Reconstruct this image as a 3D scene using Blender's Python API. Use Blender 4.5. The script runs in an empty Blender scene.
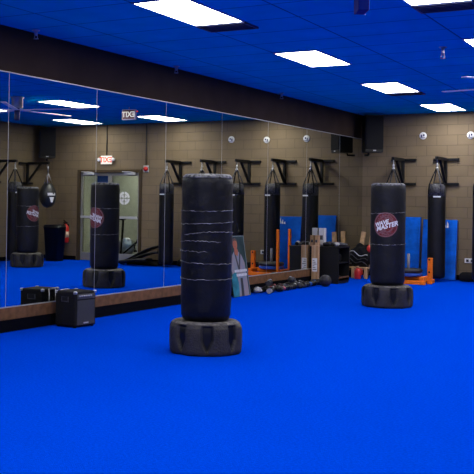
import bpy, bmesh, math, random
from mathutils import Vector, Matrix, noise
random.seed(7)
PI = math.pi
C = bpy.context.scene.collection

# ---------------------------------------------------------------- camera
cam_d = bpy.data.cameras.new('camera')
cam = bpy.data.objects.new('camera', cam_d); C.objects.link(cam)
cam_d.sensor_width = 36.0
cam_d.lens = 967.66 / 474 * 36.0
cam_d.shift_x = (237 - 165.94) / 474
cam_d.shift_y = (192.69 - 237) / 474
yaw, pit, rol = .5421, .0116, .0147
fw = Vector((-math.sin(yaw)*math.cos(pit), math.cos(yaw)*math.cos(pit), math.sin(pit)))
rt0 = Vector((math.cos(yaw), math.sin(yaw), 0)); up0 = rt0.cross(fw)
rt = rt0*math.cos(rol) + up0*math.sin(rol); up = -rt0*math.sin(rol) + up0*math.cos(rol)
M = Matrix((rt, up, -fw)).transposed().to_4x4(); M.translation = Vector((6.808, 0, 1.4))
cam.matrix_world = M
bpy.context.scene.camera = cam

# ---------------------------------------------------------------- world, exposure
LIGHT = 23.0          # strength of the ceiling light panels
w = bpy.data.worlds.new('world'); bpy.context.scene.world = w; w.use_nodes = True
w.node_tree.nodes['Background'].inputs[0].default_value = (.5, .6, .8, 1)
w.node_tree.nodes['Background'].inputs[1].default_value = 0.0
vs = bpy.context.scene.view_settings
vs.view_transform = 'Standard'; vs.look = 'None'; vs.gamma = 1; vs.use_curve_mapping = False
vs.exposure = 0.0

# ---------------------------------------------------------------- materials
def mat(name, col, rough=.6, metal=0., spec=.5, noise_amt=0., noise_scale=8., bump=0., bump_scale=60., emit=None, estr=0., col2=None, detail=4):
    m = bpy.data.materials.new(name); m.use_nodes = True
    nt = m.node_tree; b = nt.nodes['Principled BSDF']
    b.inputs['Base Color'].default_value = (*col, 1)
    b.inputs['Roughness'].default_value = rough; b.inputs['Metallic'].default_value = metal
    b.inputs['Specular IOR Level'].default_value = spec
    tc = nt.nodes.new('ShaderNodeTexCoord')
    if noise_amt > 0 or col2:
        n = nt.nodes.new('ShaderNodeTexNoise'); n.inputs['Scale'].default_value = noise_scale; n.inputs['Detail'].default_value = detail
        nt.links.new(tc.outputs['Object'], n.inputs['Vector'])
        r = nt.nodes.new('ShaderNodeValToRGB')
        r.color_ramp.elements[0].position = .35; r.color_ramp.elements[1].position = .68
        c2 = col2 if col2 else tuple(min(1, c*(1+noise_amt)) for c in col)
        c1 = col if col2 else tuple(c*(1-noise_amt) for c in col)
        r.color_ramp.elements[0].color = (*c1, 1); r.color_ramp.elements[1].color = (*c2, 1)
        nt.links.new(n.outputs['Fac'], r.inputs['Fac']); nt.links.new(r.outputs['Color'], b.inputs['Base Color'])
    if bump > 0:
        n2 = nt.nodes.new('ShaderNodeTexNoise'); n2.inputs['Scale'].default_value = bump_scale; n2.inputs['Detail'].default_value = 5
        nt.links.new(tc.outputs['Object'], n2.inputs['Vector'])
        bp = nt.nodes.new('ShaderNodeBump'); bp.inputs['Strength'].default_value = bump; bp.inputs['Distance'].default_value = .02
        nt.links.new(n2.outputs['Fac'], bp.inputs['Height']); nt.links.new(bp.outputs['Normal'], b.inputs['Normal'])
    if emit:
        b.inputs['Emission Color'].default_value = (*emit, 1); b.inputs['Emission Strength'].default_value = estr
    return m

def brick_mat(name, col, mortar, ax, bw, bh, msize=.012, offset=.5, shift=(0, 0), var=.05, rough=.75, bumpd=.006, skew=0.):
    """flat pattern laid over two world axes, with a bumped joint"""
    m = bpy.data.materials.new(name); m.use_nodes = True
    nt = m.node_tree; b = nt.nodes['Principled BSDF']; b.inputs['Roughness'].default_value = rough
    tc = nt.nodes.new('ShaderNodeTexCoord'); sp = nt.nodes.new('ShaderNodeSeparateXYZ'); cb = nt.nodes.new('ShaderNodeCombineXYZ')
    nt.links.new(tc.outputs['Object'], sp.inputs[0])
    for k in (0, 1):
        ad = nt.nodes.new('ShaderNodeMath'); ad.operation = 'ADD'; ad.inputs[1].default_value = shift[k]
        nt.links.new(sp.outputs[ax[k]], ad.inputs[0])
        if skew and k == 0:     # the grid runs a little out of square with the walls
            sk = nt.nodes.new('ShaderNodeMath'); sk.operation = 'MULTIPLY_ADD'; sk.inputs[1].default_value = skew
            nt.links.new(sp.outputs[ax[1]], sk.inputs[0]); nt.links.new(ad.outputs[0], sk.inputs[2]); ad = sk
        nt.links.new(ad.outputs[0], cb.inputs[k])
    br = nt.nodes.new('ShaderNodeTexBrick'); br.offset = offset; br.inputs['Scale'].default_value = 1
    br.inputs['Mortar Size'].default_value = msize; br.inputs['Mortar Smooth'].default_value = .3
    br.inputs['Brick Width'].default_value = bw; br.inputs['Row Height'].default_value = bh
    br.inputs['Color1'].default_value = (*[c*(1-var) for c in col], 1); br.inputs['Color2'].default_value = (*[c*(1+var) for c in col], 1)
    br.inputs['Mortar'].default_value = (*mortar, 1)
    nt.links.new(cb.outputs[0], br.inputs['Vector'])
    n = nt.nodes.new('ShaderNodeTexNoise'); n.inputs['Scale'].default_value = 3; n.inputs['Detail'].default_value = 6
    nt.links.new(tc.outputs['Object'], n.inputs['Vector'])
    mp = nt.nodes.new('ShaderNodeMapRange'); mp.inputs['To Min'].default_value = .85; mp.inputs['To Max'].default_value = 1.15
    nt.links.new(n.outputs['Fac'], mp.inputs['Value'])
    mx = nt.nodes.new('ShaderNodeVectorMath'); mx.operation = 'SCALE'
    nt.links.new(br.outputs['Color'], mx.inputs[0]); nt.links.new(mp.outputs[0], mx.inputs['Scale'])
    nt.links.new(mx.outputs[0], b.inputs['Base Color'])
    bp = nt.nodes.new('ShaderNodeBump'); bp.inputs['Strength'].default_value = .6; bp.inputs['Distance'].default_value = bumpd; bp.invert = True
    nt.links.new(br.outputs['Fac'], bp.inputs['Height']); nt.links.new(bp.outputs['Normal'], b.inputs['Normal'])
    return m

TURF = (.0, .052, .60)
M_floor = mat('turf', (.0, .050, .58), .95, spec=.0, noise_scale=55, col2=(.0, .068, .72), bump=.9, bump_scale=160, detail=6)
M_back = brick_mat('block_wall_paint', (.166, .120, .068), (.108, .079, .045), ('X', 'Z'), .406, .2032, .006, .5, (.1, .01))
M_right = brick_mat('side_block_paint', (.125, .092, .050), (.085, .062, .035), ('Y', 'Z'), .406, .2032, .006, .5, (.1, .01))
M_left = mat('brown_wall_paint', (.042, .026, .017), .9, spec=.15, noise_amt=.15, noise_scale=2)
M_ceil = brick_mat('blue_ceiling_tile', (.0, .34, .60), (.0, .13, .26), ('X', 'Y'), 1.145, .66, .012, 0, (-2.0+1.145*2, -7.55+.66*20), var=.03, rough=.95, bumpd=.004, skew=.02)
M_ceil.node_tree.nodes['Principled BSDF'].inputs['Specular IOR Level'].default_value = 0
M_mirror = mat('mirror_glass', (.66, .67, .61), .008, 1.0)
M_edge = mat('mirror_edge', (.42, .43, .42), .4, .6)
M_board = mat('brown_wood_board', (.13, .062, .028), .7, spec=.15, noise_amt=.25, noise_scale=12)
M_base = mat('black_rubber_base', (.0015, .002, .0045), .9, spec=.05)
M_black = mat('black_paint', (.005, .005, .006), .5, spec=.25)
M_blackrough = mat('black_fabric', (.006, .006, .0075), .85, spec=.2, bump=.4, bump_scale=40)
M_vinyl = mat('black_vinyl', (.0035, .0038, .0065), .5, spec=.28, noise_amt=.5, noise_scale=5, bump=.35, bump_scale=14)
M_vinyl2 = mat('worn_navy_vinyl', (.0028, .0034, .0065), .42, spec=.26, noise_amt=.5, noise_scale=9, bump=.3, bump_scale=16)
M_bagtop = mat('grey_bag_top', (.014, .014, .017), .6, spec=.3, col2=(.07, .07, .08), noise_scale=30, bump=.5, bump_scale=40)
M_scuff = mat('scuffed_tape', (.005, .006, .009), .6, spec=.3, col2=(.17, .17, .18), noise_scale=30, detail=8)
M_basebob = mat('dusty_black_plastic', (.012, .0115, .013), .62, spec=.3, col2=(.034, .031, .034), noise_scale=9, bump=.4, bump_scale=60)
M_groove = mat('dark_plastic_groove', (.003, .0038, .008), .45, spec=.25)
M_basetop = mat('worn_plastic_rim', (.014, .013, .013), .6, spec=.3, col2=(.15, .14, .13), noise_scale=22, bump=.5, bump_scale=40)
M_white = mat('white_paint', (.75, .75, .75), .5)
M_lgrey = mat('light_grey', (.42, .42, .44), .5)
M_chrome = mat('chrome', (.40, .40, .41), .3, 1.0)
M_steel = mat('brushed_steel', (.45, .46, .5), .35, .9, noise_amt=.2)
M_alum = mat('aluminium_frame', (.32, .31, .29), .45, .5)
M_orange = mat('orange_paint', (.88, .18, .008), .55, spec=.2, noise_amt=.1)
M_red = mat('red_paint', (.55, .02, .015), .4)
M_tape = mat('torn_pale_tape', (.03, .03, .034), .6, spec=.3, col2=(.30, .30, .30), noise_scale=16, detail=6)
M_mat = mat('blue_vinyl_mat', (.0, .115, .62), .6, spec=.15, noise_amt=.25, noise_scale=5, bump=.5, bump_scale=9)
M_matside = mat('dark_blue_vinyl', (.003, .035, .22), .5)
M_card = mat('cardboard', (.36, .21, .11), .85, noise_amt=.15)
M_wood = mat('pine_board', (.55, .33, .15), .65, noise_amt=.2, noise_scale=14)
M_glass = None
def glass_mat():
    m = bpy.data.materials.new('door_glass'); m.use_nodes = True
    b = m.node_tree.nodes['Principled BSDF']
    b.inputs['Base Color'].default_value = (.85, .92, .88, 1); b.inputs['Roughness'].default_value = .03
    b.inputs['Transmission Weight'].default_value = 1; b.inputs['IOR'].default_value = 1.1
    return m
M_glass = glass_mat()
M_hall = mat('hall_wall_paint', (.46, .47, .38), .8, noise_amt=.06)
M_hallf = mat('hall_floor', (.10, .09, .08), .6)
M_light = mat('light_panel_diffuser', (.8, .8, .8), .5, emit=(1.0, .985, .96), estr=LIGHT)
M_lframe = mat('light_trim', (.25, .30, .5), .5)
M_sign = mat('lit_sign_face', (.8, .78, .72), .5, emit=(1, .93, .82), estr=.55)
M_signred = mat('lit_red_letters', (.7, .04, .02), .5, emit=(1, .10, .04), estr=.7)
M_bluepaint = mat('blue_painted_box', (.0, .012, .16), .7, spec=.1)
M_bluepole = mat('dark_blue_metal', (.005, .012, .08), .5)

# ---------------------------------------------------------------- mesh helpers
def bm_new(): return bmesh.new()
def box(bm, x0, x1, y0, y1, z0, z1, bev=0, seg=2, mi=0, rot=None):
    r = bmesh.ops.create_cube(bm, size=1)
    vs_ = r['verts']
    mt = Matrix.Translation(((x0+x1)/2, (y0+y1)/2, (z0+z1)/2)) @ Matrix.Diagonal((x1-x0, y1-y0, z1-z0, 1))
    bmesh.ops.transform(bm, matrix=mt, verts=vs_)
    fs = set(f for v in vs_ for f in v.link_faces)
    for f in fs: f.material_index = mi
    if bev > 0:
        es = list(set(e for v in vs_ for e in v.link_edges))
        r2 = bmesh.ops.bevel(bm, geom=es, offset=bev, segments=seg, affect='EDGES', profile=.5)
        vs_ = list(set(v for f in r2['faces'] for v in f.verts) | set(v for v in vs_ if v.is_valid))
        for f in r2['faces']: f.material_index = mi
    if rot is not None: bmesh.ops.transform(bm, matrix=rot, verts=[v for v in vs_ if v.is_valid])
    return vs_
def tube(bm, pts, r, seg=10, cap=True, mi=0, closed=False):
    pts = [Vector(p) for p in pts]; n = len(pts)
    rr = r if isinstance(r, (list, tuple)) else [r]*n
    rings = []; prev = None
    for i, p in enumerate(pts):
        if closed: t = (pts[(i+1) % n] - pts[i-1])
        elif i == 0: t = pts[1]-pts[0]
        elif i == n-1: t = pts[-1]-pts[-2]
        else: t = (pts[i+1]-pts[i-1])
        t.normalize()
        if prev is None:
            a = Vector((0, 0, 1)) if abs(t.z) < .9 else Vector((1, 0, 0))
            u = t.cross(a).normalized()
        else:
            u = (prev - t*prev.dot(t)).normalized()
        prev = u; v = t.cross(u)
        rings.append([bm.verts.new(p + (u*math.cos(2*PI*k/seg) + v*math.sin(2*PI*k/seg))*rr[i]) for k in range(seg)])
    m = n if closed else n-1
    for i in range(m):
        A = rings[i]; B = rings[(i+1) % n]
        for k in range(seg):
            f = bm.faces.new((A[k], A[(k+1) % seg], B[(k+1) % seg], B[k])); f.smooth = True; f.material_index = mi
    if cap and not closed:
        for R_ in (rings[0], rings[-1]):
            try: f = bm.faces.new(R_); f.material_index = mi
            except Exception: pass
    return rings
def lathe(bm, prof, seg=32, mi=0, fn=None, axis='Z', mfn=None, arc=None):
    """prof: list of (r, z); fn(theta, z, r) -> r"""
    rings = []
    for r, z in prof:
        ring = []
        for k in range(seg):
            t = 2*PI*k/seg
            q = fn(t, z, r) if fn else r
            ring.append(bm.verts.new((q*math.cos(t), q*math.sin(t), z)))
        rings.append(ring)
    for i in range(len(rings)-1):
        for k in range(seg):
            f = bm.faces.new((rings[i][k], rings[i][(k+1) % seg], rings[i+1][(k+1) % seg], rings[i+1][k]))
            f.smooth = True; f.material_index = mfn(2*PI*(k+.5)/seg, (prof[i][1]+prof[i+1][1])/2) if mfn else mi
    for R_, flip in ((rings[0], True), (rings[-1], False)):
        if prof[0 if flip else -1][0] > 1e-4:
            f = bm.faces.new(list(reversed(R_)) if flip else R_); f.material_index = mi
    return rings
def prism(bm, poly, z0, z1, mi=0, mt=None):
    a = [bm.verts.new((x, y, z0)) for x, y in poly]; b = [bm.verts.new((x, y, z1)) for x, y in poly]
    n = len(poly)
    fs = [bm.faces.new(list(reversed(a))), bm.faces.new(b)] + [bm.faces.new((a[i], a[(i+1) % n], b[(i+1) % n], b[i])) for i in range(n)]
    for f in fs: f.material_index = mi
    if mt is not None: bmesh.ops.transform(bm, matrix=mt, verts=a+b)
    return a+b
def obj(name, bm, m, parent=None, smooth=False, loc=None, rot=None):
    bmesh.ops.recalc_face_normals(bm, faces=bm.faces)
    me = bpy.data.meshes.new(name); bm.to_mesh(me); bm.free()
    for x in (m if isinstance(m, (list, tuple)) else [m]): me.materials.append(x)
    if smooth:
        for p in me.polygons: p.use_smooth = True
    o = bpy.data.objects.new(name, me); C.objects.link(o)
    if parent: o.parent = parent
    if loc is not None: o.location = loc
    if rot is not None: o.rotation_euler = rot
    return o
def thing(name, label, cat, loc=(0, 0, 0), rot=0, group=None):
    o = bpy.data.objects.new(name, None); C.objects.link(o); o.empty_display_size = .1
    o.location = loc; o.rotation_euler = (0, 0, rot) if not isinstance(rot, tuple) else rot
    return tag(o, label, cat, group)
def tag(o, label, cat, group=None):
    o['label'] = label; o['category'] = cat
    if group: o['group'] = group
    return o
def struct(name, bm, m, smooth=False):
    o = obj(name, bm, m, None, smooth); o['kind'] = 'structure'; return o
def dup(root, loc, rot, label):
    r = root.copy(); C.objects.link(r); r.location = loc; r.rotation_euler = (0, 0, rot); r['label'] = label
    for ch in list(root.children):
        c = ch.copy(); C.objects.link(c); c.parent = r
        for g in ch.children:
            d = g.copy(); C.objects.link(d); d.parent = c
    return r
def text_bm(s, size, depth=.002, shear=0., bold=0.):
    cu = bpy.data.curves.new('t', 'FONT'); cu.body = s; cu.size = size; cu.align_x = 'CENTER'; cu.align_y = 'CENTER'
    cu.extrude = depth; cu.shear = shear; cu.offset = bold
    o = bpy.data.objects.new('t', cu); C.objects.link(o)
    bpy.context.view_layer.update()
    me = bpy.data.meshes.new_from_object(o.evaluated_get(bpy.context.evaluated_depsgraph_get()))
    bm = bmesh.new(); bm.from_mesh(me)
    bpy.data.objects.remove(o); bpy.data.curves.remove(cu); bpy.data.meshes.remove(me)
    return bm
def merge(bm, other, mt=None, mi=None):
    if mt is not None: bmesh.ops.transform(other, matrix=mt, verts=other.verts)
    if mi is not None:
        for f in other.faces: f.material_index = mi
    me = bpy.data.meshes.new('x'); other.to_mesh(me); other.free(); bm.from_mesh(me); bpy.data.meshes.remove(me)
# facing matrix: local x -> right, local y -> up, local z -> out towards the viewer in front of direction ang
def face_mt(loc, ang):
    n = Vector((math.cos(ang), math.sin(ang), 0)); u = Vector((0, 0, 1)); r = u.cross(n)
    m = Matrix((r, u, n)).transposed().to_4x4(); m.translation = Vector(loc); return m

# ---------------------------------------------------------------- room shell
ZC = 3.278; YB = 19.12; XR = 8.2; YF = -5.0
DX0, DX1, DZ = 5.43, 7.18, 2.15
b = bm_new(); box(b, -.25, XR+.25, YF-.25, YB+2.8, -.12, 0); struct('floor', b, M_floor)
b = bm_new(); box(b, -.25, XR+.25, YF-.25, YB+.2, ZC, ZC+.12); struct('ceiling', b, M_ceil)
b = bm_new(); box(b, -.25, 0, YF, YB, 0, ZC); struct('wall_left', b, M_left)
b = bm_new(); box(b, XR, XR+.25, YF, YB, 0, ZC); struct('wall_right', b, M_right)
b = bm_new(); box(b, -.25, XR+.25, YF-.25, YF, 0, ZC); struct('wall_front', b, M_back)
b = bm_new()
box(b, -.25, DX0, YB, YB+.2, 0, ZC); box(b, DX1, XR+.25, YB, YB+.2, 0, ZC); box(b, DX0, DX1, YB, YB+.2, DZ, ZC)
struct('wall_back', b, M_back)
b = bm_new(); box(b, .0, DX0-.08, YB-.015, YB, 0, .10); box(b, DX1+.08, XR, YB-.015, YB, 0, .10); struct('baseboard_back', b, M_base)
b = bm_new(); box(b, XR-.015, XR, YF, YB-.016, 0, .10); struct('baseboard_right', b, M_base)
b = bm_new(); box(b, 0, .012, YF, YB-.016, 0, .132); struct('baseboard_left', b, M_base)
b = bm_new(); box(b, 0, .018, YF, YB-.016, .133, .262, .003); struct('trim_1', b, M_board)
# channel strips that hold the mirrors
b = bm_new(); box(b, 0, .016, YF, YB-.002, .2625, .272); box(b, 0, .014, YF, YB-.002, 2.781, 2.792)
struct('trim_2', b, M_edge)
# hall beyond the glass doors
b = bm_new(); box(b, 4.6, 8.45, YB+2.6, YB+2.75, 0, 2.8); box(b, 4.45, 4.6, YB+.2, YB+2.75, 0, 2.8)
struct('wall_hall', b, M_hall)
b = bm_new(); box(b, 4.6, 8.45, YB+.2, YB+2.6, 0, .004); struct('floor_hall', b, M_hallf)
b = bm_new(); box(b, 4.45, 8.45, YB+.2, YB+2.75, 2.8, 2.9); struct('ceiling_hall', b, M_white)
b = bm_new(); box(b, 8.45, 8.6, YB+.2, YB+2.75, 0, 2.9); struct('wall_hall_side', b, M_hall)

# mirror panels
seams = [8.002 + 1.634*k for k in range(-4, 7)] + [YB-.003]
ordn = ['first', 'second', 'third', 'fourth', 'fifth', 'sixth', 'seventh', 'eighth', 'ninth', 'tenth', 'eleventh']
for i in range(len(seams)-1):
    n_from_back = len(seams)-2-i
    a0, a1 = seams[i], seams[i+1]
    t = thing('mirror_panel', 'tall mirror sheet on the left wall, %s one counted from the far corner%s' % (ordn[n_from_back], ' and narrowest' if n_from_back == 0 else ''), 'mirror', (0, a0, .272), 0, 'wall mirror sheets')
    b = bm_new(); box(b, .0, .006, .004, a1-a0-.004, 0, 2.781-.272); obj('mirror_glass', b, M_mirror, t)
    b = bm_new(); box(b, .0, .0068, -.0028, .0028, 0, 2.781-.272); obj('edge_strip', b, M_edge, t)

# ---------------------------------------------------------------- glass double door
b = bm_new()
for x0, x1, z0, z1 in ((DX0-.05, DX0+.02, 0, DZ+.05), (DX1-.02, DX1+.05, 0, DZ+.05), (DX0+.02, DX1-.02, DZ-.02, DZ+.05)):
    box(b, x0, x1, YB-.03, YB+.14, z0, z1, .004)
struct('door_frame', b, mat('brown_door_frame', (.055, .038, .022), .7, spec=.15))
mid = (DX0+DX1)/2
def door_leaf(nm, x0, x1, hinge):
    b = bm_new(); y0, y1 = YB+.03, YB+.075; s = .055; z1 = DZ-.025
    box(b, x0, x0+s, y0, y1, .01, z1, .003); box(b, x1-s, x1, y0, y1, .01, z1, .003)
    box(b, x0+s, x1-s, y0, y1, .01, .20, .003); box(b, x0+s, x1-s, y0, y1, z1-.07, z1, .003)
    o = struct(nm, b, M_alum)
    b = bm_new(); box(b, x0+s, x1-s, y0+.018, y0+.024, .20, z1-.07); obj('door_glass', b, M_glass, o)
    b = bm_new(); box(b, x0+.03, x1-.03, y0-.06, y0-.03, 1.03, 1.09, .008); box(b, x0+.04, x0+.08, y0-.03, y0, 1.03, 1.09); box(b, x1-.08, x1-.04, y0-.03, y0, 1.03, 1.09)
    obj('push_bar', b, M_lgrey, o)
    cx = x1-.42 if hinge > 0 else x0+.10
    b = bm_new(); box(b, cx, cx+.32, y0-.07, y0-.001, z1-.055, z1+.005, .01); tube(b, [(cx+.05, y0-.05, z1+.01), (cx+.34, y0-.10, z1+.02)], .012)
    obj('door_closer', b, M_lgrey, o)
    return o
dl = door_leaf('door_1', mid+.003, DX1-.023, 1)
dr = door_leaf('door_2', DX0+.023, mid-.003, -1)
# round white emblem on the glass of the right-hand leaf as the mirror shows it
b = bm_new()
mt = face_mt((5.90, YB+.046, 1.52), -PI/2)
def ringseg(b, r0, r1, a0, a1, z0, z1, n=10, mt=None, mi=0):
    poly = [(r1*math.cos(a0+(a1-a0)*k/n), r1*math.sin(a0+(a1-a0)*k/n)) for k in range(n+1)] + [(r0*math.cos(a1-(a1-a0)*k/n), r0*math.sin(a1-(a1-a0)*k/n)) for k in range(n+1)]
    return prism(b, poly, z0, z1, mi, mt)
for k in range(4):
    ringseg(b, .10, .155, k*PI/2+.10, (k+1)*PI/2-.10, 0, .002, 8, mt)
    ringseg(b, .02, .09, k*PI/2+PI/4-.45, k*PI/2+PI/4+.45, 0, .002, 4, mt)
obj('emblem', b, M_white, dr)['label'] = 'round white emblem on the glass'

# blue banner and a spin bike in the hall
b = bm_new(); box(b, 7.98, 8.43, YB+2.52, YB+2.59, 1.80, 2.14, .01)
tag(obj('wall_banner', b, mat('hall_banner_blue', (.01, .06, .36), .6)), 'long blue banner high on the hall wall beyond the glass doors', 'banner')
t = thing('exercise_bike', 'black exercise bike in the hall seen through the glass door', 'exercise bike', (6.12, 20.0, 0.004), math.radians(70))
b = bm_new(); box(b, -.25, .25, -.50, -.42, 0, .05, .01); box(b, -.25, .25, .42, .50, 0, .05, .01); box(b, -.03, .03, -.45, .45, .05, .10, .01)
obj('base', b, M_black, t)
b = bm_new(); tube(b, [(0, -.35, .1), (0, .05, .45), (0, .3, .1)], .03); tube(b, [(0, .05, .45), (0, .2, .7)], .03); tube(b, [(0, -.35, .1), (0, -.30, 1.0)], .028); obj('frame', b, M_black, t)
b = bm_new(); box(b, -.10, .10, .10, .36, .66, .73, .03); obj('seat', b, M_black, t)
b = bm_new(); tube(b, [(-.22, -.42, 1.04), (-.22, -.30, 1.0), (.22, -.30, 1.0), (.22, -.42, 1.04)], .022); obj('handlebar', b, M_black, t)
b = bm_new(); lathe(b, [(.0, -.02), (.2, -.02), (.22, 0), (.2, .02), (0, .02)], 28); bmesh.ops.transform(b, matrix=Matrix.Translation((0, -.22, .33)) @ Matrix.Rotation(PI/2, 4, 'Y'), verts=b.verts); obj('flywheel', b, M_steel, t)
b = bm_new(); box(b, .05, .14, -.04, .04, .20, .24, .01); box(b, -.14, -.05, -.04, .04, .36, .40, .01); tube(b, [(-.06, 0, .38), (.06, 0, .22)], .012); obj('pedal', b, M_black, t)

# ---------------------------------------------------------------- ceiling lights
def make_light(lbl, loc, w=.5725, l=1.27, z=ZC):
    t = thing('ceiling_light', lbl, 'ceiling light', (loc[0], loc[1], z), .02, 'square-cornered ceiling light panels')
    b = bm_new(); e = .018
    box(b, 0, w, 0, e, -.012, 0); box(b, 0, w, l-e, l, -.012, 0); box(b, 0, e, e, l-e, -.012, 0); box(b, w-e, w, e, l-e, -.012, 0)
    obj('light_frame', b, M_lframe, t)
    b = bm_new(); box(b, e, w-e, e, l-e, -.008, 0); obj('diffuser', b, M_light, t)
    return t
rows = [(2.0, 'in the mirror-side row'), (4.29, 'in the middle row'), (6.58, 'in the right-hand row')]
cols = [(17.45, 'closest to the block wall'), (14.15, 'second from the block wall'), (10.85, 'third from the block wall'), (7.55, 'fourth from the block wall'),
        (4.25, 'fifth from the block wall'), (.95, 'sixth from the block wall'), (-2.35, 'seventh from the block wall')]
for x, rn in rows:
    for y, cn in cols:
        make_light('ceiling light panel %s, %s' % (rn, cn), (x-.02*y, y))
hl = make_light('bright ceiling light panel in the hall beyond the glass doors', (6.2, 20.2), .6, 1.2, 2.8)

# vents at the far end of some panels
def vent(x, y, lbl):
    t = thing('ceiling_vent', lbl, 'vent', (x-.02*y, y, ZC), .02, 'dark ceiling vents')
    b = bm_new(); w, l = .56, .36
    box(b, 0, w, 0, .025, -.02, 0); box(b, 0, w, l-.025, l, -.02, 0); box(b, 0, .025, .025, l-.025, -.02, 0); box(b, w-.025, w, .025, l-.025, -.02, 0)
    obj('vent_frame', b, M_bluepole, t)
    b = bm_new(); box(b, .025, w-.025, .025, l-.025, -.004, 0); obj('vent_backing', b, M_black, t)
    for k in range(5):
        b = bm_new(); box(b, .03, w-.03, .055+k*.058, .07+k*.058, -.025, -.005, 0, rot=None); obj('slat', b, M_bluepole, t)
vent(2.0, 8.83, 'dark louvred vent against the biggest ceiling light panel')
vent(2.0, 15.43, 'dark louvred vent beside the light panel second from the block wall')
vent(4.29, 8.83, 'dark louvred vent at the top right edge of the photo, beside a panel')

# sprinkler heads
def sprinkler(x, y, lbl, drop=.06):
    t = thing('sprinkler_head', lbl, 'sprinkler', (x, y, ZC), 0, 'ceiling sprinkler heads')
    b = bm_new(); lathe(b, [(.045, -.008), (.045, 0)], 20); obj('escutcheon', b, M_lgrey, t)
    b = bm_new(); lathe(b, [(.0, -drop), (.02, -drop), (.02, -.008)], 12); obj('nozzle', b, M_steel, t)
    b = bm_new(); lathe(b, [(.0, -drop-.035), (.03, -drop-.035), (.03, -drop-.03), (0, -drop-.03)], 16); tube(b, [(.02, 0, -drop+.01), (.022, 0, -drop-.03)], .004, 6); tube(b, [(-.02, 0, -drop+.01), (-.022, 0, -drop-.03)], .004, 6)
    obj('deflector', b, M_steel, t)
sprinkler(.12, 8.30, 'small sprinkler head by the brown wall at the far left')
sprinkler(.12, 11.33, 'small sprinkler head above the brown wall, middle of three')
sprinkler(.12, 14.80, 'small sprinkler head above the brown wall nearest the corner speaker')
sprinkler(3.74, 11.31, 'silver sprinkler head out in the blue ceiling, upper right', .10)
sprinkler(7.9, 15.4, 'small sprinkler head by the right wall, seen in the mirror', .06)

# fan
t = thing('ceiling_fan', 'big ceiling fan with thin grey blades, hub seen in the mirror', 'ceiling fan', (4.44, 13.45, ZC), 0)
b = bm_new(); lathe(b, [(.0, -.20), (.095, -.20), (.10, -.19), (.10, -.03), (.12, -.02), (.12, 0)], 28); obj('motor_housing', b, M_steel, t)
b = bm_new(); lathe(b, [(0, -.42), (.045, -.42), (.05, -.40), (.05, -.20)], 20); obj('down_tube', b, M_bluepole, t)
for k in range(5):
    a = math.radians(168+72*k); b = bm_new()
    box(b, .05, 1.38, -.045, .045, -.240, -.230, .003); bmesh.ops.transform(b, matrix=Matrix.Rotation(a, 4, 'Z'), verts=b.verts)
    obj('blade', b, M_white, t)

# hanging blue box
t = thing('hanging_ceiling_box', 'dark blue box hanging from the ceiling at the top edge of the photo', 'ceiling box', (4.07, 7.62, ZC), .54)
b = bm_new(); box(b, -.045, .045, -.10, .10, -.28, 0, .006); obj('body', b, M_bluepaint, t)
b = bm_new(); box(b, .046, .050, .085, .10, -.28, -.02, .001); obj('edge_strip', b, M_lgrey, t)

def exit_sign(name, lbl, loc, ang, w, h, hang, lamps):
    t = thing(name, lbl, 'exit sign', loc, 0)
    b = bm_new(); mt_ = face_mt((0, 0, 0), ang)
    vs_ = box(b, -w/2, w/2, -h/2, h/2, -.05, 0, .008); bmesh.ops.transform(b, matrix=mt_, verts=b.verts); obj('housing', b, M_sign if not hang else mat('sign_border', (.55, .52, .60), .5), t)
    if hang:
        b = bm_new(); box(b, -w/2+.018, w/2-.018, -h/2+.018, h/2-.018, 0, .002); bmesh.ops.transform(b, matrix=mt_, verts=b.verts); obj('sign_face', b, mat('sign_dark_red', (.14, .03, .04), .5), t)
    b = text_bm('EXIT', h*(.70 if hang else .86), .003, 0, .004); bmesh.ops.transform(b, matrix=mt_ @ Matrix.Translation((0, 0, .001)), verts=b.verts); o = obj('letters', b, M_sign if hang else M_signred, t); o['label'] = '%s EXIT letters' % ('white' if hang else 'red')
    if hang:
        b = text_bm('EXIT', h*.86, .003, 0, .004); bmesh.ops.transform(b, matrix=face_mt((0, 0, 0), ang+PI) @ Matrix.Translation((0, 0, .051)), verts=b.verts); obj('letters', b, M_signred, t)
        b = bm_new(); tube(b, [(0, 0, h/2), (0, 0, ZC-loc[2])], .01); bmesh.ops.transform(b, matrix=Matrix.Translation(mt_ @ Vector((0, 0, -.025))), verts=b.verts); obj('hanger', b, M_lgrey, t)
    if lamps:
        for s in (-1, 1):
            b = bm_new(); lathe(b, [(0, -.05), (.035, -.05), (.045, .01), (.04, .02), (0, .02)], 18)
            bmesh.ops.transform(b, matrix=mt_ @ Matrix.Translation((s*(w/2+.05), .01, 0)), verts=b.verts); obj('lamp_head', b, M_white, t)
    return t
exit_sign('exit_sign', 'white EXIT sign with red letters on the wall above glass doors', (6.38, YB-.053, 2.43), -PI/2, .30, .20, False, True)
exit_sign('exit_sign', 'white-edged EXIT sign hanging from the ceiling, seen in the mirror', (3.57, 15.75, 3.13), -PI/2, .31, .21, True, False)
for x, z0, lbl in ((6.38, 2.54, 'thin dark conduit running up from the wall exit sign'), (5.26, 2.30, 'thin dark conduit running up from the red alarm bell')):
    b = bm_new(); tube(b, [(x, YB-.02, z0), (x, YB-.02, ZC-.002)], .012, 10)
    tag(obj('conduit', b, mat('dark_conduit', (.03, .025, .02), .5)), lbl, 'conduit')
t = thing('fire_alarm', 'small red fire alarm bell high on the block wall beside the doors', 'alarm', (5.26, YB, 2.21))
b = bm_new(); box(b, -.07, .07, -.03, 0, -.08, .08, .008); obj('back_box', b, M_lgrey, t)
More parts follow.
